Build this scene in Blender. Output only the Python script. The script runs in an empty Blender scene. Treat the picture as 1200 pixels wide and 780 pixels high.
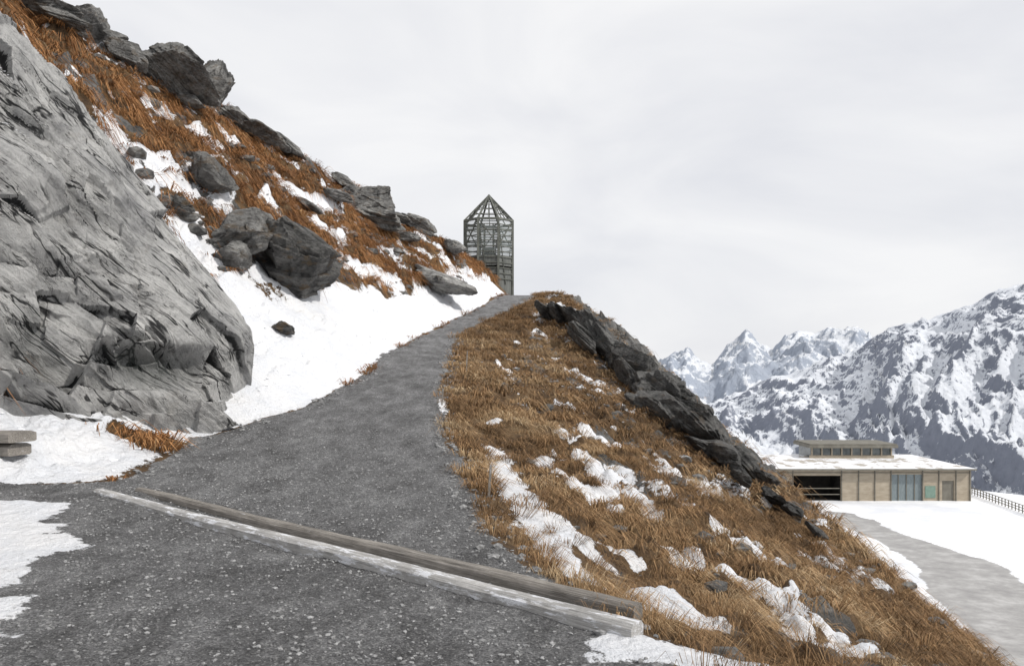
import bpy, math, random
import numpy as np
from mathutils import Vector
random.seed(3); rng=np.random.default_rng(5)
F=900.0; HV=430.0
def P(u,v,d): return np.array([(u-600)/F*d, d, (HV-v)/F*d])
scene=bpy.context.scene
# ---------------------------------------------------------------- noise
def _h(ix,iy,iz,s):
    n=(ix.astype(np.int64)*374761393+iy.astype(np.int64)*668265263+iz.astype(np.int64)*2147483647+s*1274126177)&0xFFFFFFFF
    n=((n^(n>>13))*1274126177)&0xFFFFFFFF
    n=((n^(n>>16))*2246822519)&0xFFFFFFFF
    n=(n^(n>>15))
    return (n&0xFFFFFF)/float(0xFFFFFF)
def vn(p,s=0):
    i=np.floor(p); f=p-i; f=f*f*f*(f*(f*6-15)+10); i=i.astype(np.int64)
    x,y,z=i[...,0],i[...,1],i[...,2]; fx,fy,fz=f[...,0],f[...,1],f[...,2]
    r=0
    for a in(0,1):
        wx=fx if a else 1-fx
        for b in(0,1):
            wy=fy if b else 1-fy
            for c in(0,1):
                wz=fz if c else 1-fz
                r=r+wx*wy*wz*_h(x+a,y+b,z+c,s)
    return r*2-1
def fbm(p,o=5,s=0,g=.5,l=2.03):
    a=1;t=0;n=0;q=np.array(p,dtype=float)
    for k in range(o):
        t=t+a*vn(q,s+k*17); n+=a; a*=g; q=q*l+13.7
    return t/n
def ridged(p,o=5,s=0,g=.5,l=2.05):
    a=1;t=0;n=0;q=np.array(p,dtype=float)
    for k in range(o):
        t=t+a*(1-np.abs(vn(q,s+k*17))*2); n+=a;a*=g;q=q*l+7.3
    return t/n
def worley(p,s=0):
    i=np.floor(p).astype(np.int64); best=np.full(p.shape[:-1],9.);sec=best.copy(); tilt=np.zeros(p.shape[:-1])
    for a in(-1,0,1):
        for b in(-1,0,1):
            for c in(-1,0,1):
                x,y,z=i[...,0]+a,i[...,1]+b,i[...,2]+c
                q=np.stack([x+_h(x,y,z,s),y+_h(x,y,z,s+1),z+_h(x,y,z,s+2)],-1)
                d=p-q; dd=np.sqrt((d**2).sum(-1))
                g=np.stack([_h(x,y,z,s+3),_h(x,y,z,s+4),_h(x,y,z,s+5)],-1)*2-1
                tl=(d*g).sum(-1)+.6*(_h(x,y,z,s+6)-.5)
                m=dd<best
                sec=np.where(m,best,np.minimum(sec,dd)); tilt=np.where(m,tl,tilt); best=np.where(m,dd,best)
    return best,sec,tilt
def jointed(p,n1,n2,f1,f2,s,wob=.3,tl=.5):
    n1=np.array(n1);n1=n1/np.linalg.norm(n1);n2=np.array(n2);n2=n2/np.linalg.norm(n2)
    a=(p@n1)*f1+wob*fbm(p*.6*f1,3,s);ia=np.floor(a);fa=a-ia;z=np.zeros_like(ia)
    b=(p@n2)*f2+wob*fbm(p*.6*f2,3,s+5)+_h(ia,z,z,s)*7+.5*(fa-.5)*(_h(ia,z,z,s+8)-.5);ib=np.floor(b);fb=b-ib
    off=_h(ia,ib,z,s+1)-.5+.5*(_h(ia,z,z,s+4)-.5)
    t=(fa-.5)*(_h(ia,ib,z,s+2)-.2)+(fb-.5)*(_h(ia,ib,z,s+3)-.5)
    ed=np.minimum(np.minimum(fa,1-fa)/f1,np.minimum(fb,1-fb)/f2)
    return off+tl*2*t,ed,np.minimum(fa,1-fa)/f1
def sst(a,b,x):
    t=np.clip((x-a)/(b-a),0,1); return t*t*(3-2*t)
def pchip(X,Y,x):
    X=np.array(X,float);Y=np.array(Y,float);h=np.diff(X);d=np.diff(Y)/h;m=np.zeros(len(X))
    m[0]=d[0];m[-1]=d[-1]
    for i in range(1,len(X)-1):
        if d[i-1]*d[i]>0:
            w1=2*h[i]+h[i-1];w2=h[i]+2*h[i-1];m[i]=(w1+w2)/(w1/d[i-1]+w2/d[i])
    k=np.clip(np.searchsorted(X,x)-1,0,len(h)-1);t=(x-X[k])/h[k]
    return (1+2*t)*(1-t)**2*Y[k]+t*(1-t)**2*h[k]*m[k]+t*t*(3-2*t)*Y[k+1]+t*t*(t-1)*h[k]*m[k+1]
# ---------------------------------------------------------------- mesh helpers
def mesh_np(name,verts,faces,mat=None,smooth=True,attrs=None,parent=None):
    verts=np.asarray(verts,dtype=np.float32).reshape(-1,3);faces=np.asarray(faces,dtype=np.int32);k=faces.shape[1]
    me=bpy.data.meshes.new(name);me.vertices.add(len(verts));me.vertices.foreach_set('co',verts.ravel())
    me.loops.add(faces.size);me.loops.foreach_set('vertex_index',faces.ravel())
    me.polygons.add(len(faces));me.polygons.foreach_set('loop_start',np.arange(len(faces),dtype=np.int32)*k)
    me.update(calc_edges=True);me.validate()
    me.polygons.foreach_set('use_smooth',np.full(len(me.polygons),smooth))
    if attrs:
        for n,a in attrs.items():
            at=me.color_attributes.new(n,'FLOAT_COLOR','POINT')
            c=np.ones((len(verts),4),dtype=np.float32);a=np.asarray(a).reshape(len(verts),-1);c[:,:a.shape[1]]=a
            at.data.foreach_set('color',c.ravel())
    if mat: me.materials.append(mat)
    o=bpy.data.objects.new(name,me);scene.collection.objects.link(o)
    if parent: o.parent=parent
    return o
def gridfaces(nr,nc,flip=False):
    i=np.arange(nr*nc).reshape(nr,nc)
    f=np.stack([i[:-1,:-1],i[:-1,1:],i[1:,1:],i[1:,:-1]],-1).reshape(-1,4)
    return f[:,::-1] if flip else f
def gnormals(G):
    du=np.gradient(G,axis=1);dv=np.gradient(G,axis=0);n=np.cross(du,dv);n/=np.linalg.norm(n,axis=-1,keepdims=True)+1e-9;return n
def box(name,c,s,mat,parent,bev=0,rot=(0,0,0)):
    me=bpy.data.meshes.new(name);x,y,z=[a/2 for a in s]
    v=[(a*x,b*y,d*z) for a in(-1,1) for b in(-1,1) for d in(-1,1)]
    f=[(0,1,3,2),(4,6,7,5),(0,4,5,1),(2,3,7,6),(0,2,6,4),(1,5,7,3)]
    me.from_pydata(v,[],f);me.update();me.materials.append(mat)
    o=bpy.data.objects.new(name,me);scene.collection.objects.link(o);o.location=c;o.rotation_euler=rot
    if bev:
        m=o.modifiers.new('b','BEVEL');m.width=bev;m.segments=2
    if parent:o.parent=parent
    return o
def empty(name,loc=(0,0,0),rz=0):
    o=bpy.data.objects.new(name,None);scene.collection.objects.link(o);o.location=loc;o.rotation_euler=(0,0,rz);return o
def bar(bars,a,b,r):
    bars.append((np.array(a,float),np.array(b,float),r))
def bars_mesh(name,bars,mat,parent):
    V=[];Fc=[];n=0
    for a,b,r in bars:
        d=b-a;d/=np.linalg.norm(d);u=np.cross(d,[0,0,1.]) if abs(d[2])<.95 else np.cross(d,[1.,0,0]);u/=np.linalg.norm(u);w=np.cross(d,u)
        for q in(a,b):
            for su,sw in((-1,-1),(1,-1),(1,1),(-1,1)): V.append(q+r*su*u+r*sw*w)
        Fc+=[(n,n+3,n+2,n+1),(n+4,n+5,n+6,n+7)]+[(n+i,n+(i+1)%4,n+4+(i+1)%4,n+4+i) for i in range(4)];n+=8
    return mesh_np(name,V,Fc,mat,False,parent=parent)
# ---------------------------------------------------------------- node helpers
class M:
    def __init__(s,name,rough=.9,spec=.25):
        s.m=bpy.data.materials.new(name);s.m.use_nodes=True;s.t=s.m.node_tree;s.n=s.t.nodes;s.b=s.n['Principled BSDF']
        s.b.inputs['Roughness'].default_value=rough;s.b.inputs['Specular IOR Level'].default_value=spec
        s.co=s.n.new('ShaderNodeTexCoord').outputs['Object']
    def L(s,a,b): s.t.links.new(a,b)
    def map(s,sc,rot=(0,0,0)):
        n=s.n.new('ShaderNodeMapping');n.inputs['Scale'].default_value=sc;n.inputs['Rotation'].default_value=rot;s.L(s.co,n.inputs['Vector']);return n.outputs[0]
    def dots(s,vs):
        cb=s.n.new('ShaderNodeCombineXYZ')
        for i,v in enumerate(vs):
            n=s.n.new('ShaderNodeVectorMath');n.operation='DOT_PRODUCT';s.L(s.co,n.inputs[0]);n.inputs[1].default_value=v;s.L(n.outputs['Value'],cb.inputs[i])
        return cb.outputs[0]
    def noise(s,sc,det=6,rough=.55,vec=None,dist=0):
        n=s.n.new('ShaderNodeTexNoise');n.inputs['Scale'].default_value=sc;n.inputs['Detail'].default_value=det;n.inputs['Roughness'].default_value=rough;n.inputs['Distortion'].default_value=dist
        s.L(vec or s.co,n.inputs['Vector']);return n.outputs['Fac']
    def ramp(s,f,stops):
        n=s.n.new('ShaderNodeValToRGB');e=n.color_ramp.elements
        while len(e)<len(stops):e.new(.5)
        for i,(p,c) in enumerate(stops):
            e[i].position=p;e[i].color=(*(c if isinstance(c,tuple) else (c,c,c)),1)
        s.L(f,n.inputs[0]);return n.outputs[0]
    def mix(s,f,a,b,mode='MIX'):
        n=s.n.new('ShaderNodeMix');n.data_type='RGBA';n.blend_type=mode
        for i,v in((0,f),(6,a),(7,b)):
            if isinstance(v,(int,float)): n.inputs[i].default_value=v if i==0 else (v,v,v,1)
            elif isinstance(v,tuple): n.inputs[i].default_value=(*v,1)
            else:s.L(v,n.inputs[i])
        return n.outputs[2]
    def math(s,op,a,b=0.,c=0.):
        n=s.n.new('ShaderNodeMath');n.operation=op
        for i,v in enumerate((a,b,c)):
            if isinstance(v,(int,float)):n.inputs[i].default_value=v
            else:s.L(v,n.inputs[i])
        return n.outputs[0]
    def mr(s,f,a,b,c=0.,d=1.):
        n=s.n.new('ShaderNodeMapRange');n.interpolation_type='SMOOTHSTEP'
        s.L(f,n.inputs[0])
        for i,v in enumerate((a,b,c,d)):n.inputs[i+1].default_value=v
        return n.outputs[0]
    def attr(s,name):
        n=s.n.new('ShaderNodeAttribute');n.attribute_name=name
        sp=s.n.new('ShaderNodeSeparateColor');s.L(n.outputs['Color'],sp.inputs[0]);return n.outputs['Color'],sp.outputs
    def col(s,c):
        if isinstance(c,tuple):s.b.inputs['Base Color'].default_value=(*c,1)
        else:s.L(c,s.b.inputs['Base Color'])
    def bump(s,h,st=.5,dist=.05):
        n=s.n.new('ShaderNodeBump');n.inputs['Strength'].default_value=st;n.inputs['Distance'].default_value=dist;s.L(h,n.inputs['Height']);s.L(n.outputs[0],s.b.inputs['Normal'])
def rock_color(m,light=1.0,warm=0.):
    a=m.noise(1.3,6,.65,dist=.6);c=m.ramp(a,[(.3,(.07*light,.07*light,.07*light)),(.45,(.21*light,.207*light,.20*light)),(.6,(.38*light,.375*light,.36*light)),(.8,(.54*light,.53*light,.50*light))])
    s=m.noise(8,6,.75,vec=m.map((1,1,1.8)));c=m.mix(.8,c,m.ramp(s,[(.35,.2),(.5,.85),(.7,1.15)]),'MULTIPLY')
    l=m.mr(m.noise(2.2,5,.6,vec=m.map((1,1,1.7))),.54,.66)
    c=m.mix(m.math('MULTIPLY',l,.3+warm),c,(.17,.125,.08))
    return c
# terrain
m=M('hill_ground');_,(sn,pa,ro)=m.attr('mask')[0],m.attr('mask')[1]
g=m.ramp(m.noise(2.0,6,.65),[(.3,(.055,.038,.025)),(.45,(.14,.087,.047)),(.58,(.25,.16,.083)),(.75,(.36,.26,.15))])
g=m.mix(.8,g,m.ramp(m.noise(38,4,.7),[(.3,.35),(.7,1.15)]),'MULTIPLY')
n1=m.noise(7,6,.65)
rockc=rock_color(m,.65)
rf=m.mr(m.math('ADD',ro,m.math('MULTIPLY',m.math('SUBTRACT',n1,.5),1.3)),.44,.56)
c=m.mix(rf,g,rockc)
vc=m.n.new('ShaderNodeTexVoronoi');vc.inputs['Scale'].default_value=95;m.L(m.map((1,1,1),(.4,.3,.6)),vc.inputs['Vector'])
vs=m.n.new('ShaderNodeSeparateColor');m.L(vc.outputs['Color'],vs.inputs[0])
gr=m.ramp(vs.outputs[0],[(0,(.12,.12,.124)),(.4,(.20,.20,.203)),(.85,(.28,.28,.283)),(1,(.46,.455,.45))])
gr=m.mix(.9,gr,m.ramp(m.noise(19,7,.85),[(.3,.35),(.5,.95),(.7,1.55)]),'MULTIPLY')
gr=m.mix(1.0,gr,m.ramp(m.noise(1.5,8,.75,vec=m.map((1.5,.7,1))),[(.34,(.56,.555,.55)),(.5,(1.0,1.0,1.0)),(.66,(1.55,1.55,1.55))]),'MULTIPLY')
pn=m.math('ADD',pa,m.math('MULTIPLY',m.math('SUBTRACT',m.noise(11,6,.7),.5),1.0))
pf=m.mr(pn,.42,.6);c=m.mix(pf,c,gr)
sn2=m.math('ADD',sn,m.math('MULTIPLY',m.math('SUBTRACT',m.noise(8,7,.75),.5),1.5))
sf=m.mr(sn2,.47,.56)
snc=m.mix(m.mr(m.noise(1.2,5,.6),.35,.7),(.79,.81,.85),(.88,.88,.89))
dirt=m.math('MULTIPLY',m.mr(m.noise(19,5,.75),.55,.72),m.mr(sn2,1.35,.6))
snc=m.mix(m.math('MULTIPLY',dirt,.75),snc,(.30,.27,.23))
c=m.mix(sf,c,snc);m.col(c)
hb=m.math('ADD',m.math('MULTIPLY',vc.outputs['Distance'],-.3),m.math('MULTIPLY',m.noise(20,7,.85),2.2))
hb=m.mix(pf,m.math('MULTIPLY',m.noise(26,6,.75),2.2),hb)
hb=m.mix(sf,hb,m.math('MULTIPLY',m.noise(6,7,.68),3.2));m.bump(hb,.95,.05)
MAT_T=m.m
# cliff : bedding normal N1, bedding trace T1, face normal NF
N1=(.25,.70,.66);T1=(.67,.35,-.65);NF=(.60,-.62,.50)
m=M('cliff_rock',.85,.3);_,at=m.attr('cav')
a=m.noise(.9,7,.68,dist=.8);c=m.ramp(a,[(.3,(.26,.26,.263)),(.42,(.44,.438,.432)),(.58,(.62,.615,.60)),(.8,(.74,.73,.71))])
sv=m.dots([tuple(3.0*x for x in N1),tuple(.4*x for x in T1),tuple(.8*x for x in NF)])
st=m.noise(2.0,8,.75,vec=sv,dist=.25)
c=m.mix(.8,c,m.ramp(st,[(.34,.22),(.44,.88),(.7,1.12)]),'MULTIPLY')
c=m.mix(.45,c,m.ramp(m.noise(15,6,.82),[(.34,.22),(.47,1.0)]),'MULTIPLY')
c=m.mix(m.math('MULTIPLY',m.mr(m.noise(1.7,6,.65),.58,.7),.25),c,(.33,.30,.25))
ck=m.noise(.75,4,.55,vec=sv,dist=.5);ck=m.math('ABSOLUTE',m.math('SUBTRACT',ck,.5));ck=m.mr(ck,.018,.003)
ck2=m.noise(1.9,4,.6,vec=sv,dist=.6);ck2=m.mr(m.math('ABSOLUTE',m.math('SUBTRACT',ck2,.47)),.012,.001)
ckm=m.math('MULTIPLY',m.math('MAXIMUM',ck,m.math('MULTIPLY',ck2,.7)),m.mr(m.noise(1.1,3),.38,.50))
c=m.mix(ckm,c,(.045,.045,.046))
c=m.mix(m.mr(m.math('ADD',at[0],m.math('MULTIPLY',m.math('SUBTRACT',m.noise(10,6,.78),.5),1.0)),.44,.74),c,(.05,.051,.052))  # dark joints, plus shade painted into the recesses
c=m.mix(m.mr(at[2],.1,.85),c,m.mix(.6,c,(.05,.06,.055)))  # shade under the overhang painted into the rock colour
sf=m.mr(m.math('ADD',at[1],m.math('MULTIPLY',m.math('SUBTRACT',m.noise(8,6,.7),.5),.8)),.5,.58);c=m.mix(sf,c,(.78,.79,.82))
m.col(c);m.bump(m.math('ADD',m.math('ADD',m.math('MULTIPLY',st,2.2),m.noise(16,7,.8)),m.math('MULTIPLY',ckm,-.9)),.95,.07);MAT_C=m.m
# boulders
def boulder_mat(name,light,warm,snowt=1.08):
    m=M(name,.88,.25);c=rock_color(m,light,warm)
    geo=m.n.new('ShaderNodeNewGeometry');sp=m.n.new('ShaderNodeSeparateXYZ');m.L(geo.outputs['Normal'],sp.inputs[0])
    c=m.mix(m.mr(m.math('ADD',sp.outputs[2],m.math('MULTIPLY',m.math('SUBTRACT',m.noise(2.5,6,.7),.5),1.6)),snowt,snowt+.08),c,(.80,.81,.83))
    m.col(c);m.bump(m.noise(6,7,.8,vec=m.map((1,1,2.2),(.3,.4,0))),1,.2);return m.m
MAT_B=boulder_mat('boulder_rock',1.0,.2,1.05);MAT_BB=boulder_mat('brown_boulder_rock',.6,.55);MAT_BL=boulder_mat('pale_boulder_rock',1.3,.0)
# grass blades
m=M('dry_grass_blades',.8,.2);c,_=m.attr('gcol');m.col(c);MAT_G=m.m
# wood
def wood(name,c1,c2,c3,frost=None):
    m=M(name,.8,.2);st=m.noise(4,7,.75,vec=m.map((.8,26,26)));c=m.ramp(st,[(.3,c1),(.5,c2),(.7,c3)])
    c=m.mix(.6,c,m.ramp(m.noise(3,6,.6),[(.35,.5),(.65,1.1)]),'MULTIPLY')
    if frost: c=m.mix(m.mr(m.noise(5,7,.75,vec=m.map((.7,3,3))),frost,frost+.1),c,(.72,.73,.76))
    m.col(c);m.bump(st,.8,.014);return m
MAT_W=wood('weathered_wood',(.07,.064,.058),(.25,.23,.205),(.43,.40,.37),.62).m
MAT_W2=wood('frosted_wood',(.18,.175,.17),(.42,.41,.395),(.60,.59,.58),.50).m
# ---------------------------------------------------------------- hill loft
st=[ # y, S, B, L, R, E
(-20,(-18,9),(-9,-1),(-7,-1.7),(1.6,-1.8),(8,-5.5)),
(0,(-17,9),(-8.5,-1.2),(-6.9,-1.62),(1.4,-1.63),(6.6,-4.3)),
(3,(-17,9),(-8.5,-1.2),(-6.9,-1.6),(1.2,-1.62),(6.8,-4.4)),
(5,(-17,9.3),(-8.5,-1.2),(-6.9,-1.6),(.62,-1.6),(7.0,-4.6)),
(7,(-17,9.5),(-8.3,-1.2),(-6.8,-1.58),(-.12,-1.6),(7.2,-4.8)),
(9,(-17,9.8),(-8.0,-1.1),(-6.3,-1.5),(-.45,-1.55),(7.4,-4.85)),
(11,(-17,10),(-7.6,-.9),(-5.3,-1.42),(-.7,-1.45),(7.5,-4.72)),
(13,(-17,10.5),(-7.6,-.4),(-5.45,-1.22),(-1.1,-1.25),(7.6,-4.5)),
(16,(-17,11),(-7.2,.8),(-4.5,-.83),(-1.48,-.85),(7.75,-4.15)),
(20,(-16,11.4),(-6.7,1.8),(-4.1,-.28),(-1.73,-.3),(8.0,-3.75)),
(25,(-15.6,12),(-6,2.3),(-4.2,.42),(-2,.4),(8.2,-3.15)),
(30,(-14.4,11.8),(-5.3,2.7),(-3.7,1.2),(-2.2,1.2),(8.3,-2.4)),
(36,(-12.1,11.1),(-4.4,3.4),(-2.8,2.2),(-1.2,2.2),(7.2,-.2)),
(42,(-8.7,9.7),(-3.27,4.3),(-1.6,3.3),(.23,3.3),(5.6,2.3)),
(48,(-4.9,7.9),(-2.1,5.2),(-.8,4.45),(1.5,4.45),(4.0,3.95)),
(54,(-4.7,8.6),(-1.9,5.9),(-.5,5.0),(1.4,4.9),(3.0,4.3)),
(62,(-4.3,8.9),(-1.2,6.7),(0,5.6),(1.3,4.9),(3,4.0)),
(75,(-6,6.5),(-2,5),(1,3.5),(2,3),(4,2)),
(95,(-8,0),(-3,-4),(0,-5),(2,-6),(4,-8)),
(125,(-8,-22),(-3,-22),(0,-22),(2,-22),(4,-22))]
ys=[-20.]
while ys[-1]<125:
    y=ys[-1];ys.append(y+(.5 if y<1.8 else (max(.04,.0075*y) if y<66 else 1.5)))
ys=np.array(ys);ys[-1]=125
Y=[s[0] for s in st]
def pc(k,c):return pchip(Y,[s[k][c] for s in st],ys)
S,B,Lp,R,E=[np.stack([pc(k,0),pc(k,1)],-1) for k in range(1,6)]
W=S+np.array([-28,3.]);Mm=(S+B)/2+np.array([0,.25]);Gm=R*.5+E*.5+np.array([0,.35]);Ff=E+np.array([6,-7.5]);
V=np.stack([E[:,0]+17,np.full(len(ys),-21.)],-1);
late=(ys>90)[:,None];Ff=np.where(late,np.stack([E[:,0]+6,np.minimum(E[:,1]-5,-15)],-1),Ff)
nodes=[W,S,Mm,B,Lp,R,Gm,E,Ff,V];cnt=[30,95,95,75,110,150,120,50,40]
cols=[];sp=[]
for i,n in enumerate(cnt):
    for k in range(n):
        t=k/n;cols.append(nodes[i]*(1-t)+nodes[i+1]*t);sp.append(i+t)
cols.append(V);sp.append(9.);C=np.stack(cols,1);sp=np.array(sp)
ker=np.exp(-np.linspace(-2,2,17)**2);ker/=ker.sum()
Cp=np.pad(C,((0,0),(8,8),(0,0)),mode='edge');Cs=sum(ker[k]*Cp[:,k:k+C.shape[1]] for k in range(17))
Cs[:,:9]=C[:,:9];Cs[:,-9:]=C[:,-9:]
G=np.stack([Cs[...,0],np.repeat(ys[:,None],C.shape[1],1),Cs[...,1]],-1)
X=G[...,0];Yy=G[...,1]
Lm=np.interp(ys,[-20,9.0,9.5,9.9,10.3,11,13,16,20,25,30,36,42,48,54,125],[-12,-9,-6.3,-5.25,-5.15,-5.25,-5.35,-4.3,-3.95,-4.1,-3.6,-2.75,-1.6,-.8,-.5,0])[:,None]
Rm=R[:,0][:,None]
wob=.22*fbm(G*1.3,4,50)+.10*fbm(G*5,3,51)
pd=np.minimum(X-Lm,Rm-X)+wob
path=sst(-.14,.16,pd)*(Yy<70)
# displacement
base=G.copy()
big=fbm(base*.45,5,1);med=fbm(base*1.5,5,2);tus=np.abs(fbm(base*2.6,4,3));
t1_,t2_,_=worley(base*np.array([2.1,2.1,.6])+.25*med[...,None],93)
tuss=sst(.75,.1,t1_)
off=sst(0,1.2,-pd)
hill=sst(3.05,2.8,sp)[None,:]
slope=sst(5.05,5.5,sp)[None,:]
disp=path*(.03*fbm(base*2.5,4,9)+.016*fbm(base*9,3,10))
disp+=slope*off*(.30*big+.22*med+.20*(tus-.15)+.17*(tuss-.4))
disp+=hill*(.75*big+.45*med+.3*(tus-.15)+.14*(tuss-.4))
ridge=sst(6.2,6.7,sp)[None,:]*sst(8.3,7.4,sp)[None,:]*sst(18,26,Yy)*sst(54,47,Yy)
rj,rje,_f=jointed(base,(.5,.5,.7),(.5,-.8,.1),.9,.6,700,.4,.6)
rj2,rje2,_f=jointed(base,(.5,.4,.75),(.6,-.7,.1),2.6,1.5,710,.4,.6)
disp+=ridge*(.36*rj+.16*rj2+.2*fbm(base*1.2,4,12))
hj,hed,_f=jointed(base,(.45,.2,.87),(.6,-.7,.2),1.0,.55,300,.4,.5)
hrock=hill*sst(.12,.32,fbm(base*.42,5,77)+.12*med)
disp+=hrock*(.35*hj+.1)
bank=((sp<4.05)&(sp>=2.9))[None,:]*off
f1,f2,_=worley(base*np.array([2.2,2.2,.01]),31)
f3,_a,_b=worley(base*np.array([3.1,3.1,.01]),37)
fm=sst(.0,.35,fbm(base*.6,3,38)+.15)
disp+=bank*(.20*med+.07*fbm(base*6,4,8)-.12*sst(.38,.12,f1)*fm-.08*sst(.4,.1,f3))
disp*=sst(70,60,Yy)
G[...,2]+=disp
Nn=gnormals(G);Nn*=np.sign(Nn[...,2:3]+1e-9)
vis=(Yy>2.5)&(sp[None,:]<7.6)
VP=G[vis];VU=600+F*VP[:,0]/VP[:,1];VV=HV-F*VP[:,2]/VP[:,1];VN=Nn[vis]
def on(u,v,r=7):
    d=(VU-u)**2+(VV-v)**2
    k=np.where(d<r*r)[0]
    if len(k)==0:k=np.array([d.argmin()])
    j=k[VP[k,1].argmin()];return VP[j],VN[j]
snow=np.zeros(X.shape)
irr=.35*fbm(base*2.0,4,61)+.25*fbm(base*6,3,62)
def seg(pts,r0,soft=.5,st=1.):
    global snow
    Q=[on(*p)[0] for p in pts]
    if len(Q)==1:Q=Q*2
    best=np.full(X.shape,99.)
    for a,b in zip(Q[:-1],Q[1:]):
        ab=b-a;t=np.clip(((G-a)@ab)/(ab@ab+1e-9),0,1);d=np.linalg.norm(G-a-t[...,None]*ab,axis=-1);best=np.minimum(best,d)
    snow=np.maximum(snow,st*sst(r0*1.9,r0*.35,best*(1+1.6*irr)))
edgeB=B[:,0][:,None]+.7*fbm(base*.8,4,21)+.25
sb=sst(.14,-.14,X-(Lm+.0)-wob)*sst(-.6,.3,X-edgeB+.3)*(Yy>9)*(Yy<57)
snow=np.maximum(snow,sb)
ed=np.interp(ys,[4.2,4.6,6,7,8.6,9.0],[-3.5,-3.0,-3.8,-4.0,-4.9,-9])[:,None]
snow=np.maximum(snow,sst(.3,-.3,X-ed+wob*2.2)*(Yy>4.2)*(Yy<9))
snow=np.maximum(snow,sst(.3,-.3,X-(-6.6)+wob*2)*(Yy<=4.2))
for pts,r in [([(222,250),(240,285),(285,330)],.75),([(265,335),(320,352)],.6),([(300,318),(372,335)],.35),([(145,158),(175,178),(205,190)],.6),([(180,120),(200,128)],.35),
  ([(235,148),(250,160)],.45),([(70,18),(115,48)],.4),([(345,215),(395,238)],.6),([(378,258),(395,268)],.5),([(310,158),(345,185)],.35),([(455,288),(470,296)],.4),
  ([(410,305),(470,330)],.5),([(435,225),(470,250)],.3),([(150,200),(230,215)],.35),([(120,60),(170,90)],.3),([(370,320),(420,345)],.35),([(495,275),(520,290)],.25),([(260,215),(262,235)],.4),([(540,318),(575,322)],.5),
  ([(583,522),(600,562),(632,600),(668,655),(682,672)],.23),([(618,575),(655,605),(690,640),(712,655)],.13),([(640,535),(680,565),(715,582)],.18),([(688,528),(708,552),(722,570)],.2),([(733,548),(752,578),(765,600)],.22),
  ([(655,498),(672,505)],.15),([(580,487)],.15),([(515,462),(517,478)],.14),([(685,434),(702,443)],.22),([(652,350),(668,362),(684,376)],.4),([(700,582),(725,592)],.14),([(750,685),(790,702),(835,725)],.2),
  ([(800,648),(860,668),(900,684)],.19),([(922,690),(932,712),(958,748)],.2),([(790,635),(822,655)],.16),([(975,730),(1005,748)],.2),([(745,752),(800,765),(870,772)],.2),([(655,415)],.15),([(765,535),(790,550)],.22),
  ([(845,610),(872,628)],.16),([(1000,758),(1070,778)],.18),([(690,495),(730,518)],.2),([(610,395)],.15),([(905,590)],.16),([(715,635),(750,658)],.12),([(590,420),(600,430)],.13),([(890,640),(915,650)],.15)]:
    seg(pts,r)
sp_n=fbm(base*np.array([.8,1.2,.8]),5,41)+.34*fbm(base*3,4,42)
snow=np.maximum(snow,.61*sst(.13,.38,sp_n)*np.maximum(slope*.96*off,hill*1.07)*sst(7,13,Yy)*sst(60,50,Yy)*(sp<6.9)[None,:])
snow=np.maximum(snow,(sp>7.3)[None,:]*sst(-.1,.3,fbm(base*.3,4,5))*.8)
snow=np.where((path>.5)&(Yy>9.6),0,snow)
rock=np.maximum(ridge*1.0,hrock*.85);rock=np.maximum(rock,(sp<1.6)[None,:]*.3);rock=np.maximum(rock,sst(7.0,7.4,sp)[None,:]*.45*np.ones_like(X))
rock=np.maximum(rock,slope*off*.64*sst(.15,.4,fbm(base*1.1,4,99)))
rock*=1-path
snow*=1-.8*ridge
q,_=on(180,512);gt=sst(.6,.2,np.linalg.norm((G-q)*np.array([.55,1,1]),axis=-1)+.3*fbm(base*3,3,5));snow*=1-gt
G[...,2]+=(.05*bank+.012)*sst(.3,.7,snow)*sst(.2,.8,1-path+snow)
mask=np.stack([snow,path,rock],-1)
nr,nc=X.shape
hillo=mesh_np('hillside_terrain',G,gridfaces(nr,nc),MAT_T,True,{'mask':mask})
# random points on the terrain sheet (jittered inside each cell, so nothing lines up with the mesh)
def sample(r,w,T):
    w=w.copy();w[-1,:]=0;w[:,-1]=0;w=w.ravel();w/=w.sum();k=r.choice(len(w),T,p=w);i,j=k//nc,k%nc
    a=r.random((T,1));b=r.random((T,1))
    p=(G[i,j]*(1-a)+G[i+1,j]*a)*(1-b)+(G[i,j+1]*(1-a)+G[i+1,j+1]*a)*b
    return k,p
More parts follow.
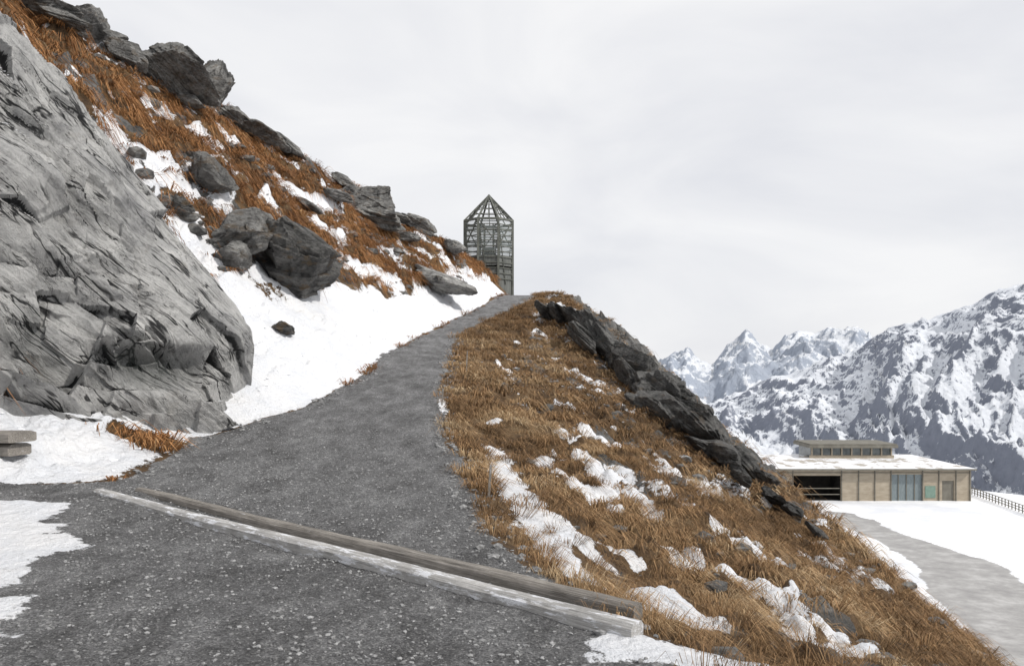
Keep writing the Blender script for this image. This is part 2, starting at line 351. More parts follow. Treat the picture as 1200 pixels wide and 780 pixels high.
# ---------------------------------------------------------------- dry grass
gmask=(1-.9*sst(.4,.7,snow))*(1-sst(.1,.5,path))*(1-sst(.4,.6,rock)*.85)*(sp>1.02)[None,:]*(sp<7.7)[None,:]*(Yy>2.6)*(Yy<60)*(.3+1.0*tuss)
dx=np.gradient(G,axis=1);dy=np.gradient(G,axis=0);ca=np.linalg.norm(np.cross(dx,dy),axis=-1)
inb=((sp>2.9)&(sp<4.9))[None,:]&(gt<.4);gmask=np.where(inb&(path<.01)&(Yy<60),0,gmask)
huen=np.clip(.42+1.4*fbm(base*.7,4,15),0,1)
def tufts(sel,T,nb,ln,wd,droop,pal,clump=.07,seed=1):
    r=np.random.default_rng(seed);k,p=sample(r,ca*gmask*sel,T)
    n=Nn.reshape(-1,3)[k]
    dn=np.stack([n[:,0],n[:,1],-(n[:,0]**2+n[:,1]**2)/np.maximum(n[:,2],.2)],-1)
    sz=r.uniform(.4,1.5,T);hue=np.clip(.65*huen.ravel()[k]+.35*r.random(T),0,1)
    p=np.repeat(p,nb,0);dn=np.repeat(dn,nb,0);sz=np.repeat(sz,nb);hue=np.repeat(hue,nb);N=len(p)
    a=r.uniform(0,2*np.pi,N);out=np.stack([np.cos(a),np.sin(a),np.zeros(N)],-1);rr=np.sqrt(r.random(N))
    p0=p+out*(clump*rr*sz)[:,None]-[0,0,.03];l=(ln*sz*r.uniform(.5,1.2,N))[:,None]
    up=np.array([0,0,1.]);o2=out*(.3+.5*rr)[:,None]+dn*droop
    p1=p0+l*(.40*up+.36*o2);p2=p1+l*(.5*o2+(.0-.35*r.random(N))[:,None]*up+dn*.15)
    b=a+np.pi/2+r.normal(0,.6,N);wv=np.stack([np.cos(b),np.sin(b),np.zeros(N)],-1)*(wd*r.uniform(.6,1.3,N))[:,None]
    Vv=np.stack([p0-wv,p0+wv,p1-wv*.8,p1+wv*.8,p2],1).reshape(-1,3)
    i=np.arange(N)*5;Fc=np.stack([np.stack([i,i+1,i+3],-1),np.stack([i,i+3,i+2],-1),np.stack([i+2,i+3,i+4],-1)],1).reshape(-1,3)
    pal=np.array(pal);h=np.clip(hue*.7+r.random(N)*.3,0,.999)*(len(pal)-1);j=h.astype(int);f=(h-j)[:,None]
    c=(pal[j]*(1-f)+pal[j+1]*f)*r.uniform(.7,1.3,N)[:,None]
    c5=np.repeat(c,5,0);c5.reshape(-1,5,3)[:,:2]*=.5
    return Vv,Fc,c5
palR=[(.075,.055,.03),(.15,.095,.05),(.26,.155,.078),(.36,.23,.118),(.47,.345,.205),(.58,.47,.32)]
palL=[(.085,.046,.025),(.20,.095,.041),(.31,.15,.06),(.37,.19,.08),(.47,.30,.15)]
rs=((sp>4.9)[None,:]&np.ones_like(X,bool));ls=((sp<4.9)[None,:]&np.ones_like(X,bool))
parts=[tufts(rs&(Yy<8.5),2000,55,.28,.0023,.7,palR,.10,1),tufts(rs&(Yy>=8.5)&(Yy<17),3600,34,.33,.0045,.7,palR,.13,2),
 tufts(rs&(Yy>=17),4600,18,.40,.009,.6,palR,.18,3),tufts(ls,8000,19,.42,.011,.65,palL,.2,4)]
vo=0;VV_=[];FF=[];CC=[]
for a,b,c in parts: VV_.append(a);FF.append(b+vo);CC.append(c);vo+=len(a)
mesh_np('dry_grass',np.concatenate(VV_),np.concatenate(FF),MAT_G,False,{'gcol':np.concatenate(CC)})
# ---------------------------------------------------------------- cliff
Cc=[[(-330,600,9.5),(-330,420,9.8),(-330,200,10.5),(-330,-160,12)],
[(-120,540,10.8),(-120,400,11),(-120,230,11.6),(-110,-60,13)],
[(0,506,11.6),(0,370,11.9),(0,220,12.3),(-5,36,13.5)],
[(55,512,12.0),(70,390,12.4),(72,250,13.1),(64,78,14.5)],
[(140,466,12.9),(132,380,12.8),(122,280,13.6),(110,145,15)],
[(200,460,13.5),(200,400,13.3),(190,320,14.1),(156,218,15.5)],
[(257,444,14.3),(252,405,14.3),(241,350,14.9),(219,295,16)],
[(283,432,15.5),(285,410,15.5),(282,388,15.9),(273,365,16.5)],
[(279,424,17.5),(279,412,17.5),(275,400,17.7),(270,395,18)]]
CP=np.array([[P(*q) for q in r] for r in Cc])
bot=CP[:,:1]-[0,0,.9];b1=CP[:,3:]+np.array([-.8,1.6,.1]);b2=CP[:,3:]+np.array([-1.8,3.5,-1.8])
CP=np.concatenate([bot,CP,b1,b2],1)
na,nb_=840,620
ta=np.concatenate([np.linspace(0,1.6,60)[:-1],np.linspace(1.6,8,na-59)]);tb=np.linspace(0,6,nb_)
t1=np.stack([[pchip(range(9),CP[:,j,k],ta) for k in range(3)] for j in range(7)],0)
CG=np.zeros((nb_,na,3))
def lin(t,arr):
    i=np.clip(t.astype(int),0,5);f=(t-i)[:,None];return arr[i]*(1-f)+arr[i+1]*f
for k in range(3): CG[...,k]=lin(tb,t1[:,k,:])
kr=np.exp(-np.linspace(-2,2,21)**2);kr/=kr.sum();Cq=np.pad(CG,((10,10),(0,0),(0,0)),mode='edge');CG=sum(kr[k]*Cq[k:k+nb_] for k in range(21))
n0=gnormals(CG);fl=np.sign((n0*np.array([.6,-.75,.2])).sum(-1).mean());n0*=fl
dirn=n0*.5+np.array([.5,-.62,.25])*.55
warp=np.stack([fbm(CG*.7,4,s) for s in(60,61,62)],-1)
pw=CG+warp*.18
smooth_=sst(4.0,4.6,ta)[None,:]*sst(7.3,6.9,ta)[None,:]*sst(2.1,2.7,tb)[:,None]*sst(4.1,3.8,tb)[:,None]
smooth_=np.clip(smooth_*(.85+.9*fbm(CG*.6,3,72)),0,1)
rough_=1-.8*smooth_
j0,e0,g0=jointed(pw,(.25,.68,.69),(.6,.5,-.6),.8,.16,400,.15,.6)
j1,e1,g1=jointed(pw,(.18,.62,.76),(.7,.4,-.55),2.0,.33,412,.2,.65)
j2,e2,g2=jointed(pw,(.28,.72,.63),(.65,.3,-.6),4.6,.9,420,.25,.6)
j3,e3,g3=jointed(pw,(.25,.66,.7),(.6,.5,-.5),11.,2.2,440,.35,.6)
k1,h1,q1_=jointed(pw,(.05,.12,.98),(.7,.65,-.1),2.4,.7,460,.25,.7)
foot=sst(2.9,2.0,tb)[:,None]*sst(5.0,4.0,ta)[None,:]
patchy=sst(-.2,.2,fbm(CG*.8,4,73))
D=.62*j0*(.55+.45*rough_)+(.44*j1*(1-foot)+.42*k1*foot)*rough_+.15*j2*(.1+.9*rough_*patchy)+.05*j3*(.1+.9*patchy*rough_)+.26*fbm(CG*.4,4,70)+.02*fbm(CG*4,4,71)
tapr=sst(8,6.3,ta)[None,:]*.85+.15
D=D*tapr
def boxblur(a,n,ax):
    p=[(0,0),(0,0)];p[ax]=(n+1,n);c=np.cumsum(np.pad(a,p,mode='edge'),axis=ax);w=2*n+1
    return (np.take(c,range(w,c.shape[ax]),axis=ax)-np.take(c,range(0,c.shape[ax]-w),axis=ax))/w
sm=boxblur(boxblur(D,9,0),9,1)
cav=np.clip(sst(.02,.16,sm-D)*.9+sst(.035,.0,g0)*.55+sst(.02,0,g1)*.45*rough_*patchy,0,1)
D=boxblur(boxblur(D,1,0),1,1)
CG2=CG+dirn*D[...,None]
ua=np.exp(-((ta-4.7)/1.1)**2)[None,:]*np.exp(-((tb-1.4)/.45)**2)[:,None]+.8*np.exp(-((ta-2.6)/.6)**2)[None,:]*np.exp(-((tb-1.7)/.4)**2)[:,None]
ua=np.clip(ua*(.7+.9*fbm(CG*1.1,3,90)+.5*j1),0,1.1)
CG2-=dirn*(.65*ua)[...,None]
nn=gnormals(CG2)*fl
csn=sst(.82,.99,nn[...,2])*sst(.0,.3,fbm(CG*.8,3,80))*.8*(tb>3.3)[:,None]
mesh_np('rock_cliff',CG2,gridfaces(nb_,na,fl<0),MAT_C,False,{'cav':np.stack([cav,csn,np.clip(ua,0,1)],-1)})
# ---------------------------------------------------------------- boulders
def ico(n=4):
    import bmesh
    bm=bmesh.new();bmesh.ops.create_icosphere(bm,subdivisions=n,radius=1);v=np.array([x.co[:] for x in bm.verts]);f=np.array([[q.index for q in x.verts] for x in bm.faces]);bm.free();return v,f
ICO={5:ico(5),6:ico(6)};SV,SF=ico(1)
def boulder_shape(seed,lv,npl=13):
    IV=ICO[lv][0]
    r=np.random.default_rng(seed);n=r.normal(size=(npl,3));n/=np.linalg.norm(n,axis=1,keepdims=True);d=r.uniform(.6,1.0,npl)
    dp=IV@n.T;rad=np.min(np.where(dp>.05,d/np.maximum(dp,.05),9),axis=1);rad=np.minimum(rad,1.3)
    p=IV*rad[:,None];ax=r.normal(size=3);ax[2]=abs(ax[2])+1;a2=r.normal(size=3)
    jj,je,_=jointed(p,ax,a2,2.1,1.3,seed,.2,.7);j4,je4,_=jointed(p,ax,a2,6,3.4,seed+3,.3,.6)
    rad2=.10*fbm(p*1.6+seed,4,seed)+.18*jj+.06*j4
    return p*(1+rad2)[:,None]
def boulder(u,v,wpx,hpx,mat,seed,tilt=0.,dep=None,name='boulder',thick=1.0):
    p,n=on(u,v+hpx*.35);lv=6 if hpx>33 else 5
    pu,pv=600+F*p[0]/p[1],HV-F*p[2]/p[1]
    if pv-(v+hpx*.35)>7.5: v=pv-hpx*.15
    d=p[1] if dep is None else dep
    c=P(u,v,d);s=np.array([wpx/2/F*d,wpx/2/F*d*thick,hpx/2/F*d])*1.12
    q=boulder_shape(seed,lv)*s;ca_,sa=math.cos(tilt),math.sin(tilt)
    q=np.stack([q[:,0]*ca_+q[:,2]*sa,q[:,1],-q[:,0]*sa+q[:,2]*ca_],-1)+c+np.array([0,s[1]*.25,0])
    return mesh_np(name,q,ICO[lv][1],mat,False)
bl=[(345,305,95,95,MAT_BB,.35),(285,272,62,42,MAT_B,-.2),(270,300,40,28,MAT_B,0),(512,329,62,28,MAT_BL,.45),(432,238,80,34,MAT_B,.15),(243,207,50,38,MAT_B,.3),
(247,97,42,48,MAT_B,0),(195,78,84,52,MAT_B,.4),(150,64,44,28,MAT_B,.3),(105,27,46,30,MAT_B,.2),(38,5,90,28,MAT_B,.1),(295,150,60,17,MAT_B,.5),(335,169,38,13,MAT_B,.5),
(405,214,34,13,MAT_B,.5),(440,238,36,15,MAT_B,.5),(492,260,34,18,MAT_B,.4),(465,254,24,11,MAT_B,.4),(332,384,28,12,MAT_BB,.4),(530,290,24,12,MAT_B,.4),(125,41,32,18,MAT_B,.4),(75,22,40,14,MAT_B,.3),
(272,131,30,13,MAT_B,.4),(320,268,30,18,MAT_B,0),(480,277,26,12,MAT_B,.2),(360,240,26,12,MAT_B,.3),(210,240,24,18,MAT_BB,.3),
(315,285,40,30,MAT_BB,.2),(300,262,30,24,MAT_B,.3),(395,228,30,14,MAT_B,.3),(455,258,28,12,MAT_B,.3),(225,118,26,13,MAT_B,.4)]
for i,(u,v,w,hh,mt,ti) in enumerate(bl): boulder(u,v,w,hh,mt,40+i,ti)
rib=[(640,352,24,10),(658,358,30,12),(680,368,42,18),(697,378,50,22),(716,394,56,27),(735,412,54,28),(752,426,62,34),(775,447,60,33),(796,467,66,36),(815,484,56,31),(838,502,56,28),(860,520,46,24),(880,538,40,20),(898,555,34,15),(915,572,30,12),(726,418,36,16),(765,452,44,20),(800,486,42,18),(935,592,26,11),(960,615,22,9),(870,550,30,13),(690,390,34,14),(708,384,44,22),(785,457,54,30),(745,436,40,18),(830,512,38,16)]
MAT_RB=boulder_mat('dark_rib_rock',.55,.0,1.14)
rr_=np.random.default_rng(77)
for i,(u,v,w,hh) in enumerate(rib): boulder(u-5+rr_.uniform(-4,4),v+11+rr_.uniform(-5,4),w*1.05,hh*1.1,MAT_RB,140+i,.75+rr_.uniform(-.25,.2),thick=1.3,name='rock_outcrop')
def scatter(name,T,sel,s0,s1,mat,seed):
    r=np.random.default_rng(seed);k,p=sample(r,ca*sel,T)
    s=s0+(s1-s0)*r.random(T)**2.6;A=r.uniform(.6,1.1,(T,3))*[1.2,1.,.6]
    a=r.uniform(0,6.28,T);base_v=SV[None]*(1+r.uniform(-.25,.25,(T,len(SV),1)))*A[:,None]*s[:,None,None]
    x=base_v[...,0]*np.cos(a)[:,None]-base_v[...,1]*np.sin(a)[:,None];y=base_v[...,0]*np.sin(a)[:,None]+base_v[...,1]*np.cos(a)[:,None]
    q=np.stack([x,y,base_v[...,2]],-1)+p[:,None]+np.array([0,0,1.])*(s*.15)[:,None,None]
    f=(SF[None]+(np.arange(T)*len(SV))[:,None,None]).reshape(-1,3);return mesh_np(name,q.reshape(-1,3),f,mat,False)
m=M('gravel_stone',.9,.2);c=m.ramp(m.noise(25,2),[(.3,.11),(.5,.21),(.7,.38)]);m.col(c);MAT_S=m.m
scatter('gravel',20000,path*(Yy>2.5)*(Yy<14)*(snow<.3),.003,.02,MAT_S,5)
scatter('path_edge_stones',1300,(np.abs(pd)<.3)*(Yy>4)*(Yy<30)*(snow<.8),.012,.06,MAT_S,6)
scatter('loose_rocks',750,slope*off*(snow<.7)*(Yy>4)*(Yy<45)*(sp<7)[None,:]*sst(-.1,.4,fbm(base*.7,3,9)),.03,.2,MAT_B,7)
scatter('hill_rocks',600,hill*(Yy>14)*(Yy<56)*sst(-.1,.4,fbm(base*.5,3,19))*(sp>.95)[None,:],.06,.4,MAT_B,8)
m=M('snow_lumps',.7,.3);m.col((.82,.83,.85));m.bump(m.noise(30,4),.5,.02);MAT_SN=m.m
scatter('snow_clumps',2200,(snow>.45)*(path<.9)*(Yy>4)*(Yy<30)*(sp<4.9)[None,:],.01,.07,MAT_SN,9)
# ---------------------------------------------------------------- timbers
def timber(name,a,b,w,h,mat,parent,seed=0,wear=.012):
    a=np.array(a,float);b=np.array(b,float);Ln=np.linalg.norm(b-a);n=90;c=.18
    prof=np.array([(-.5,-.5+c*.5),(-.5+c*.5,-.5),(.5-c*.5,-.5),(.5,-.5+c*.5),(.5,.5-c),(.5-c,.5),(0,.52),(-.5+c,.5),(-.5,.5-c)])
    k=len(prof);t=np.linspace(0,Ln,n);Vt=np.zeros((n,k,3));Vt[...,0]=t[:,None];Vt[...,1]=prof[None,:,0]*w;Vt[...,2]=prof[None,:,1]*h
    nz=np.stack([fbm(Vt*np.array([1.5,6,6])+seed,4,seed+s) for s in range(3)],-1);Vt+=nz*np.array([.0,wear,wear])+np.stack([t*0,.012*np.sin(t*.8+seed),.006*np.sin(t*1.3+seed)],-1)[:,None]
    i=np.arange(n*k).reshape(n,k);f=[[i[r,j],i[r+1,j],i[r+1,(j+1)%k],i[r,(j+1)%k]] for r in range(n-1) for j in range(k)]
    me=bpy.data.meshes.new(name);me.from_pydata(Vt.reshape(-1,3).tolist(),[],[list(map(int,q)) for q in f]+[[int(z) for z in i[0]],[int(z) for z in i[-1][::-1]]]);me.update();me.materials.append(mat)
    o=bpy.data.objects.new(name,me);scene.collection.objects.link(o);o.location=a;d=Vector(b-a);o.rotation_euler=(0,-math.asin(d.z/d.length),math.atan2(d.y,d.x))
    if parent:o.parent=parent
    return o
A=P(150,580,9.3);A[2]=-1.545;Bb=P(738,722,4.82);Bb[2]=-1.585
par=empty('timber_drainage_channel')
dv=(Bb-A)/np.linalg.norm(Bb-A);nv=np.array([dv[1],-dv[0],0]);nv*=-1 if nv[1]>0 else 1
timber('back_timber',A+[.1,.05,.0],Bb+[.0,.12,.01]+dv*.08,.11,.15,MAT_W,par,1)
timber('front_timber',A+nv*.19+[-.25,.15,-.005],Bb+nv*.19+dv*.16+[0,0,-.005],.14,.15,MAT_W2,par,2,.008)
timber('snow_in_channel',A+nv*.095+[0,0,-.04],Bb+nv*.095+[-.15,.1,-.05],.10,.09,MAT_SN,par,3,.03)
par=empty('timber_bench')
timber('seat_beam',P(-130,511,10.6),P(27,511,10.0),.42,.14,MAT_W,par,8)
timber('seat_beam_lower',P(-130,526,10.7),P(24,526,10.05),.34,.15,MAT_W,par,9)
timber('leg_block',P(-40,545,10.3),P(8,545,10.1),.30,.26,MAT_W,par,10)
for (u,v,u2,v2,d) in [(577,578,574,540,8.2),(549,432,551,405,21.),(522,470,524,450,17.5)]:
    a=on(u,v)[0];timber('wooden_stake',a-[0,0,.08],a+[(.04),0,(v-v2)/F*a[1]],.03,.03,MAT_W,None,12,.003)
# ---------------------------------------------------------------- observation tower
m=M('weathered_steel',.6,.4);m.col(m.ramp(m.noise(2,5),[(.3,(.07,.075,.065)),(.7,(.15,.155,.135))]));MAT_ST=m.m
m=M('grey_panel',.7,.3);m.col(m.ramp(m.noise(1.5,6,vec=m.map((6,6,.6))),[(.3,(.07,.075,.07)),(.7,(.17,.175,.165))]));MAT_PN=m.m
m=M('tower_glass',.08,.5);m.col((.22,.25,.24));m.b.inputs['Alpha'].default_value=.38;MAT_GL=m.m
par=empty('observation_tower');dT=62;zc=P(573,331,dT);cx,cy=zc[0],dT;z0=zc[2]-.3;ze=P(573,261,dT)[2];za=P(573,229,dT)[2]
Rr=2.08;ang=[math.radians(22.5+45*i) for i in range(8)]
def pt(i,r,z,sub=0):
    a=np.array([math.cos(ang[i%8]),math.sin(ang[i%8])]);b=np.array([math.cos(ang[(i+1)%8]),math.sin(ang[(i+1)%8])]);c=(a*(1-sub)+b*sub)*r;return np.array([cx+c[0],cy+c[1],z])
bars=[]
lv=np.linspace(z0,ze,13)
for i in range(8):
    bar(bars,pt(i,Rr,z0-1.2),pt(i,Rr,ze),.085)
    bar(bars,pt(i,Rr,z0,.5),pt(i,Rr,ze),.035)
    for z in lv[1:]: bar(bars,pt(i,Rr,z),pt(i+1,Rr,z),.035 if z<ze-.01 else .08)
    bar(bars,pt(i,Rr+.04,ze),np.array([cx,cy,za]),.06)
    bar(bars,pt(i,Rr,ze,.5),np.array([cx,cy,za])*.97+pt(i,Rr,ze,.5)*.03,.03)
    for t in(.2,.4,.6,.8):
        r=Rr*(1-t);z=ze+(za-ze)*t;bar(bars,pt(i,r,z),pt(i+1,r,z),.03)
    if i%2==0: bar(bars,pt(i,Rr,lv[7]),pt(i+1,Rr,ze),.035)
    else: bar(bars,pt(i+1,Rr,lv[7]),pt(i,Rr,ze),.035)
    bar(bars,pt(i,Rr*.45,z0),pt(i,Rr*.45,ze-.2),.05)
    for z in (lv[4],lv[8],lv[11]): bar(bars,pt(i,Rr*.45,z),pt(i,Rr,z),.04);bar(bars,pt(i,Rr*.45,z),pt(i+1,Rr*.45,z),.04)
bar(bars,(cx,cy,za-.1),(cx,cy,za+.08),.04)
bars_mesh('steel_frame',bars,MAT_ST,par)
def ring(name,r,z1,z2,mat,sides):
    Vv=[];Fc=[]
    for i in sides:
        a,b=pt(i,r,z1),pt(i+1,r,z1);n=len(Vv);Vv+=[a,b,b+[0,0,z2-z1],a+[0,0,z2-z1]];Fc.append((n,n+1,n+2,n+3))
    return mesh_np(name,Vv,Fc,mat,False,parent=par)
ring('plinth_wall',Rr-.06,z0-1.5,lv[3],MAT_PN,range(8));ring('parapet_wall',Rr-.05,lv[4]-.25,lv[5]+.15,MAT_PN,range(8))
ring('glazing',Rr-.04,lv[5]+.2,ze,MAT_GL,range(8))
ring('stair_core',.6,z0,lv[7],MAT_PN,range(8))
ring('shaft_panel',Rr+.03,z0-.8,ze-.1,MAT_PN,[7])
fl_=[pt(i,Rr-.1,lv[4]-.1) for i in range(8)]
mesh_np('viewing_floor',fl_,[[0,1,2,3],[0,3,4,7],[4,5,6,7]],MAT_PN,False,parent=par)
# ---------------------------------------------------------------- lot, valley, far ground
gx=np.concatenate([np.linspace(-6000,-100,30),np.arange(-95,15,5.),np.arange(15,120,.6),np.geomspace(120,9000,50)])
gy=np.concatenate([np.linspace(-3000,-60,20),np.arange(-50,35,5.),np.arange(35,165,.7),np.geomspace(166,12000,80)])
XX,YY=np.meshgrid(gx,gy)
lim=np.interp(XX,[60,70,76,90,140,400],[150,146,124,108,92,60]);dd=np.maximum(YY-lim,0);ZZ=-20-np.minimum(dd*.6,330)*sst(0,8,dd)+0*XX
gp=np.stack([XX,YY,ZZ],-1);ZZ=ZZ+sst(0,60,dd)*6*fbm(gp*.02,4,3)+.05*fbm(gp*.3,3,4);gp[...,2]=ZZ
poly=[(960,598),(1000,601),(1072,630),(1120,646),(1165,660),(1200,684),(1330,745),(1500,860),(1350,1100),(1175,788),(1148,757),(1100,708),(1075,664),(1040,640),(985,612)]
pw_=[((u-600)*20/(v-430),18000/(v-430)) for u,v in poly]
ins=np.zeros(XX.shape,bool);dist=np.full(XX.shape,99.);wx=XX+1.2*fbm(gp*.25,4,6);wy=YY+1.2*fbm(gp*.25,4,8)
for (x1,y1),(x2,y2) in zip(pw_,pw_[1:]+pw_[:1]):
    cnd=((y1>wy)!=(y2>wy))&(wx<(x2-x1)*(wy-y1)/(y2-y1+1e-9)+x1);ins^=cnd
    t=np.clip(((wx-x1)*(x2-x1)+(wy-y1)*(y2-y1))/((x2-x1)**2+(y2-y1)**2),0,1);dist=np.minimum(dist,np.hypot(wx-x1-t*(x2-x1),wy-y1-t*(y2-y1)))
am=sst(-1,1,np.where(ins,dist,-dist))
m=M('snowy_parking_lot',.85,.25);_,at=m.attr('mask')
asp=m.ramp(m.noise(.35,8,.72,vec=m.map((1,1.3,1),(0,0,.5))),[(.3,(.25,.245,.245)),(.5,(.34,.335,.33)),(.7,(.50,.495,.49))])
f=m.mr(m.math('ADD',at[0],m.math('MULTIPLY',m.math('SUBTRACT',m.noise(.8,8,.75),.5),1.1)),.42,.6)
s_=m.mix(m.mr(m.noise(.12,8,.7),.35,.65),(.66,.68,.72),(.84,.85,.87));m.col(m.mix(f,s_,asp));m.bump(m.noise(1.2,6),.4,.1)
mesh_np('ground',gp,gridfaces(*XX.shape),m.m,True,{'mask':np.stack([am,am,am],-1)})
# ---------------------------------------------------------------- mountains
def mmat(name,snowc,rock1,rock2,sc,amp=1.3):
    m=M(name,.9,.1);_,at=m.attr('mask')
    a=m.math('ADD',at[0],m.math('MULTIPLY',m.math('SUBTRACT',m.noise(sc,8,.8),.5),amp))
    a=m.math('ADD',a,m.math('MULTIPLY',m.math('SUBTRACT',m.noise(sc*6,5,.78),.5),1.1))
    f=m.mr(a,.42,.58);rc=m.mix(m.noise(sc*3,6),rock1,rock2);m.col(m.mix(f,snowc,rc));m.bump(m.noise(sc*3,7,.75),.9,1/sc*.18);return m.m
def rng_mesh(name,pts,fy,fz,mat,amp,kf,na,nb,seed,rockb,back=1.35):
    pts=sorted(pts);U=[p[0] for p in pts];u=np.linspace(U[0],U[-1],na);v=np.interp(u,U,[p[1] for p in pts]);y=pchip(U,[p[2] for p in pts],u)
    rx=(u-600)/F*y;ry=y;rz=(HV-v)/F*y
    T=np.concatenate([np.linspace(0,1,nb),np.linspace(1,2,nb//4)[1:]])
    g=np.zeros((len(T),na,3));sl=np.cumsum(np.hypot(np.gradient(rx),np.gradient(ry)))
    for i,t in enumerate(T):
        if t<=1:
            yy=ry*(fy+(1-fy)*t);xx=rx*(fy+(1-fy)*t)+0*(1-t);zz=fz+(rz-fz)*(t**1.12)
        else:
            k=t-1;yy=ry*(1+(back-1)*k);xx=rx*(1+(back-1)*k);zz=rz+(fz-rz)*k
        g[i]=np.stack([xx,yy,zz],-1)
    Tt=T[:,None];q=np.stack([np.broadcast_to(sl[None,:],g.shape[:2])*kf+Tt*1.3,Tt*1.1+0*sl[None,:],0*g[...,0]+seed],-1)
    wpn=fbm(g*kf*.8,4,seed+5);q[...,0]+=wpn*.9
    r1=ridged(q,5,seed,.52);r2=ridged(g*kf*3.1,6,seed+9,.6)
    en=np.where(Tt<=1,np.clip(Tt*5,0,1)*(1-.93*sst(.55,1,Tt)),.2)
    dz=amp*en*(r1*.9-.3)+amp*.36*(r2-.2)*np.clip(Tt*4,0,1)*np.where(Tt>.97,.45,1)
    g[...,2]+=dz
    n=gnormals(g);n*=np.sign(n[...,2:3]+1e-9);stp=1-n[...,2]
    mk=rockb+.8*(stp-.35)+.45*(fbm(g*kf*2,5,seed+3))+.3*(r1-.3)-.35*np.minimum(n[...,0],0)
    return mesh_np(name,g,gridfaces(len(T),na),mat,True,{'mask':np.stack([mk]*3,-1)})
mn=mmat('near_mountain',(.76,.79,.84),(.18,.20,.25),(.28,.30,.355),.020,1.4)  # rock tones raised and blued to paint in some haze
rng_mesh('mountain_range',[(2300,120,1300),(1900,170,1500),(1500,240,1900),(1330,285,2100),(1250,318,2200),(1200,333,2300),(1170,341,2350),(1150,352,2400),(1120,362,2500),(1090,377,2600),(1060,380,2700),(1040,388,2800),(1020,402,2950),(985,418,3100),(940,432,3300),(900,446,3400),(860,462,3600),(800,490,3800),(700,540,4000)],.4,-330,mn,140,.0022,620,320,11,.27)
mf=mmat('far_mountain',(.80,.83,.88),(.36,.41,.50),(.47,.51,.58),.0034,1.3)  # aerial haze baked into the pale bluish rock colours
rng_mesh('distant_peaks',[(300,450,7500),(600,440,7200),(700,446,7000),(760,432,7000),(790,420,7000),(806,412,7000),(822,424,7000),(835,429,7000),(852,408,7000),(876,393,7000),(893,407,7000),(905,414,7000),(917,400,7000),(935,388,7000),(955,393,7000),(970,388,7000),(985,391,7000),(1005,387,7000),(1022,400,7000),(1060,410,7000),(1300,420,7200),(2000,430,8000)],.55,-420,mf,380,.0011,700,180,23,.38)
# ---------------------------------------------------------------- visitor building
m=M('beige_wall',.85,.2);c=m.ramp(m.noise(.6,7,.7,vec=m.map((1,1,3))),[(.3,(.29,.245,.185)),(.7,(.44,.385,.305))]);m.col(c);MW=m.m
m=M('building_trim',.7,.3);m.col(m.ramp(m.noise(1,4),[(.3,(.13,.12,.10)),(.7,(.2,.19,.16))]));MTr=m.m
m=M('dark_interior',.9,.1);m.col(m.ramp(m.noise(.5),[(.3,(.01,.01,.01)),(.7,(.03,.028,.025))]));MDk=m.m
m=M('teal_door',.5,.4);m.col(m.ramp(m.noise(2,4,vec=m.map((4,1,1))),[(.3,(.15,.18,.19)),(.7,(.22,.26,.27))]));MDr=m.m
m=M('green_panel',.5,.4);m.col(m.ramp(m.noise(2,4),[(.3,(.14,.22,.18)),(.7,(.2,.29,.24))]));MGn=m.m
m=M('clerestory_glass',.15,.5);m.col(m.ramp(m.noise(.8,3),[(.3,(.04,.05,.05)),(.7,(.16,.18,.18))]));MGs=m.m
m=M('roof_snow',.8,.2);m.col(m.mix(m.mr(m.noise(.4,7,.7),.50,.60),(.76,.77,.8),(.40,.37,.33)));MRs=m.m
par=empty('visitor_centre_building',(0,0,0),0)
dB=115;k=dB/F
def bx(name,u0,u1,v0,v1,y0,y1,mat,bev=0):
    x0,x1=(u0-600)*k,(u1-600)*k;z1,z0_=(HV-v0)*k,(HV-v1)*k
    return box(name,((x0+x1)/2,(y0+y1)/2,(z0_+z1)/2),(x1-x0,y1-y0,z1-z0_),mat,par,bev)
bx('wall_left',890,929,549,587.5,dB,dB+.4,MW);bx('wall_head_garage',929,986,549,557,dB,dB+.4,MW)
bx('wall_mid',986,1044,549,587.5,dB,dB+.4,MW);bx('wall_head_door',1044,1081,549,555.5,dB,dB+.4,MW)
bx('wall_right',1081,1104,549,587.5,dB,dB+.4,MW);bx('wall_head_small_door',1104,1118,549,563,dB,dB+.4,MW);bx('wall_corner',1118,1138,549,587.5,dB,dB+.4,MW)
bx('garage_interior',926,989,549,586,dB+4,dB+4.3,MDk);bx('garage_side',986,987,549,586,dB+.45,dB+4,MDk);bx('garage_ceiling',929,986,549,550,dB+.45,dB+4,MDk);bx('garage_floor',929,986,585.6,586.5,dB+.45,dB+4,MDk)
bx('large_door',1044,1081,555.5,587,dB+.15,dB+.3,MDr);bx('small_door',1104,1118,563,587,dB+.15,dB+.3,MTr)
for u in(1053,1062.5,1072):bx('door_mullion',u-.4,u+.4,555.5,586,dB+.05,dB+.14,MTr)
bx('green_notice_panel',1084,1096,569,583,dB-.08,dB-.02,MGn)
for u in(929,986,1006,1025,1044,1081,1100,1120,1136.5):bx('wall_pilaster',u-.5,u+.5,549.5,587,dB-.14,dB-.01,MTr)
bx('wall_band',890,1138,553,554,dB-.05,dB-.004,MTr)
bx('fence_rail',932,983,571,572,dB-.3,dB-.22,MTr);bx('fence_rail_low',932,983,578,579,dB-.3,dB-.22,MTr)
bx('side_wall',1134.5,1137.8,549,586,dB+.42,dB+17,MW);bx('rear_wall',890,1137,549,586,dB+17,dB+17.4,MW)
z_e=(HV-548)*k;z_r=z_e+1.0
x0,x1=(882-600)*k,(1140-600)*k
pts=[(x0,dB-1,z_e),(x1,dB-1,z_e),(x1,dB+18,z_e),(x0,dB+18,z_e),(x0+6,dB+8,z_r),(x1-7,dB+8,z_r)]
lo=[(a,b,c-.25) for a,b,c in pts[:4]]
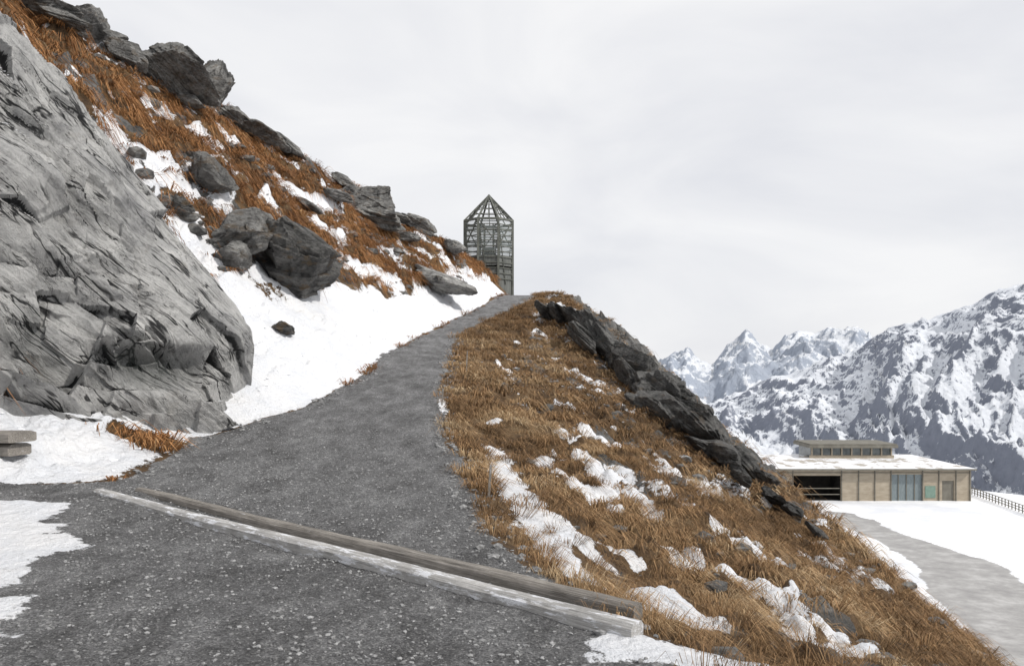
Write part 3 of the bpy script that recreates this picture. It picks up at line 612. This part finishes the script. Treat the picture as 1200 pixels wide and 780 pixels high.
me=bpy.data.meshes.new('roof');me.from_pydata(pts+lo,[],[(0,1,5,4),(1,2,5),(2,3,4,5),(3,0,4),(0,6,7,1),(1,7,8,2),(2,8,9,3),(3,9,6,0),(9,8,7,6)]);me.materials.append(MRs);me.materials.append(MTr)
for i in range(4,9):me.polygons[i].material_index=1
o=bpy.data.objects.new('roof',me);scene.collection.objects.link(o);o.parent=par
kk2=(dB+6)/F
def bx2(name,u0,u1,v0,v1,y0,y1,mat):
    x0,x1=(u0-600)*kk2,(u1-600)*kk2;z1,z0_=(HV-v0)*kk2,(HV-v1)*kk2
    return box(name,((x0+x1)/2,(y0+y1)/2,(z0_+z1)/2),(x1-x0,y1-y0,z1-z0_),mat,par)
bx2('clerestory_glass',950,1045,525,537,dB+6,dB+11,MGs);bx2('clerestory_roof',946,1049,520.5,524,dB+5,dB+12,MTr);bx2('clerestory_roof_cap',947,1048,519.3,520.4,dB+5.1,dB+11.9,MTr)
bx2('clerestory_sill',948,1047,533,539,dB+5.8,dB+5.98,MW)
for u in np.linspace(951,1044,9):bx2('clerestory_post',u-.7,u+.7,524.1,533,dB+5.75,dB+5.95,MW)
bars=[];a=np.array([(1139-600)*20/149,18000/149,-20.])
b=np.array([(1290-600)*20/205.,18000/205.,-20.])
nP=34
for i in range(nP+1):
    q=a+(b-a)*i/nP;bar(bars,q,q+[0,0,1.15],.05)
for z in(.35,.7,1.1):bar(bars,a+[0,0,z],b+[0,0,z],.04)
bars_mesh('guard_fence',bars,MTr,None)
# ---------------------------------------------------------------- sky & light
w=bpy.data.worlds.new('World');scene.world=w;w.use_nodes=True;t=w.node_tree;bg=t.nodes['Background'];bg.inputs['Strength'].default_value=.1
sky=t.nodes.new('ShaderNodeTexSky');sky.sky_type='NISHITA';sky.sun_disc=False
el,az=math.radians(42),math.radians(118)
sky.sun_elevation=el;sky.sun_rotation=az
tc=t.nodes.new('ShaderNodeTexCoord');mp=t.nodes.new('ShaderNodeMapping');mp.inputs['Scale'].default_value=(1,1,2.6);mp.inputs['Rotation'].default_value=(0,.25,0);t.links.new(tc.outputs['Generated'],mp.inputs[0])
nz=t.nodes.new('ShaderNodeTexNoise');nz.inputs['Scale'].default_value=2.6;nz.inputs['Detail'].default_value=7;nz.inputs['Roughness'].default_value=.5;nz.inputs['Distortion'].default_value=.5;t.links.new(mp.outputs[0],nz.inputs['Vector'])
rp=t.nodes.new('ShaderNodeValToRGB');rp.color_ramp.elements[0].position=.33;rp.color_ramp.elements[0].color=(.80,.81,.85,1);rp.color_ramp.elements[1].position=.62;rp.color_ramp.elements[1].color=(.95,.95,.96,1);t.links.new(nz.outputs['Fac'],rp.inputs[0])
vm=t.nodes.new('ShaderNodeVectorMath');vm.operation='SCALE';vm.inputs[3].default_value=10;t.links.new(rp.outputs[0],vm.inputs[0])
mx=t.nodes.new('ShaderNodeMix');mx.data_type='RGBA';mx.inputs[0].default_value=.95;t.links.new(sky.outputs[0],mx.inputs[6]);t.links.new(vm.outputs[0],mx.inputs[7]);t.links.new(mx.outputs[2],bg.inputs[0])
sl=bpy.data.lights.new('sun','SUN');sl.energy=3.0;sl.angle=math.radians(1.2);sl.color=(1,.96,.9);so=bpy.data.objects.new('sun',sl);scene.collection.objects.link(so)
sd=Vector((math.sin(az)*math.cos(el),math.cos(az)*math.cos(el),math.sin(el)));so.rotation_euler=sd.to_track_quat('Z','Y').to_euler()
cam=bpy.data.cameras.new('camera');cam.sensor_width=36;cam.lens=27;cam.shift_y=40/1200;cam.clip_end=40000;cam.clip_start=.1
co=bpy.data.objects.new('camera',cam);scene.collection.objects.link(co);co.rotation_euler=(math.radians(90),0,0);scene.camera=co
scene.view_settings.view_transform='Standard';scene.view_settings.look='None';scene.view_settings.exposure=0
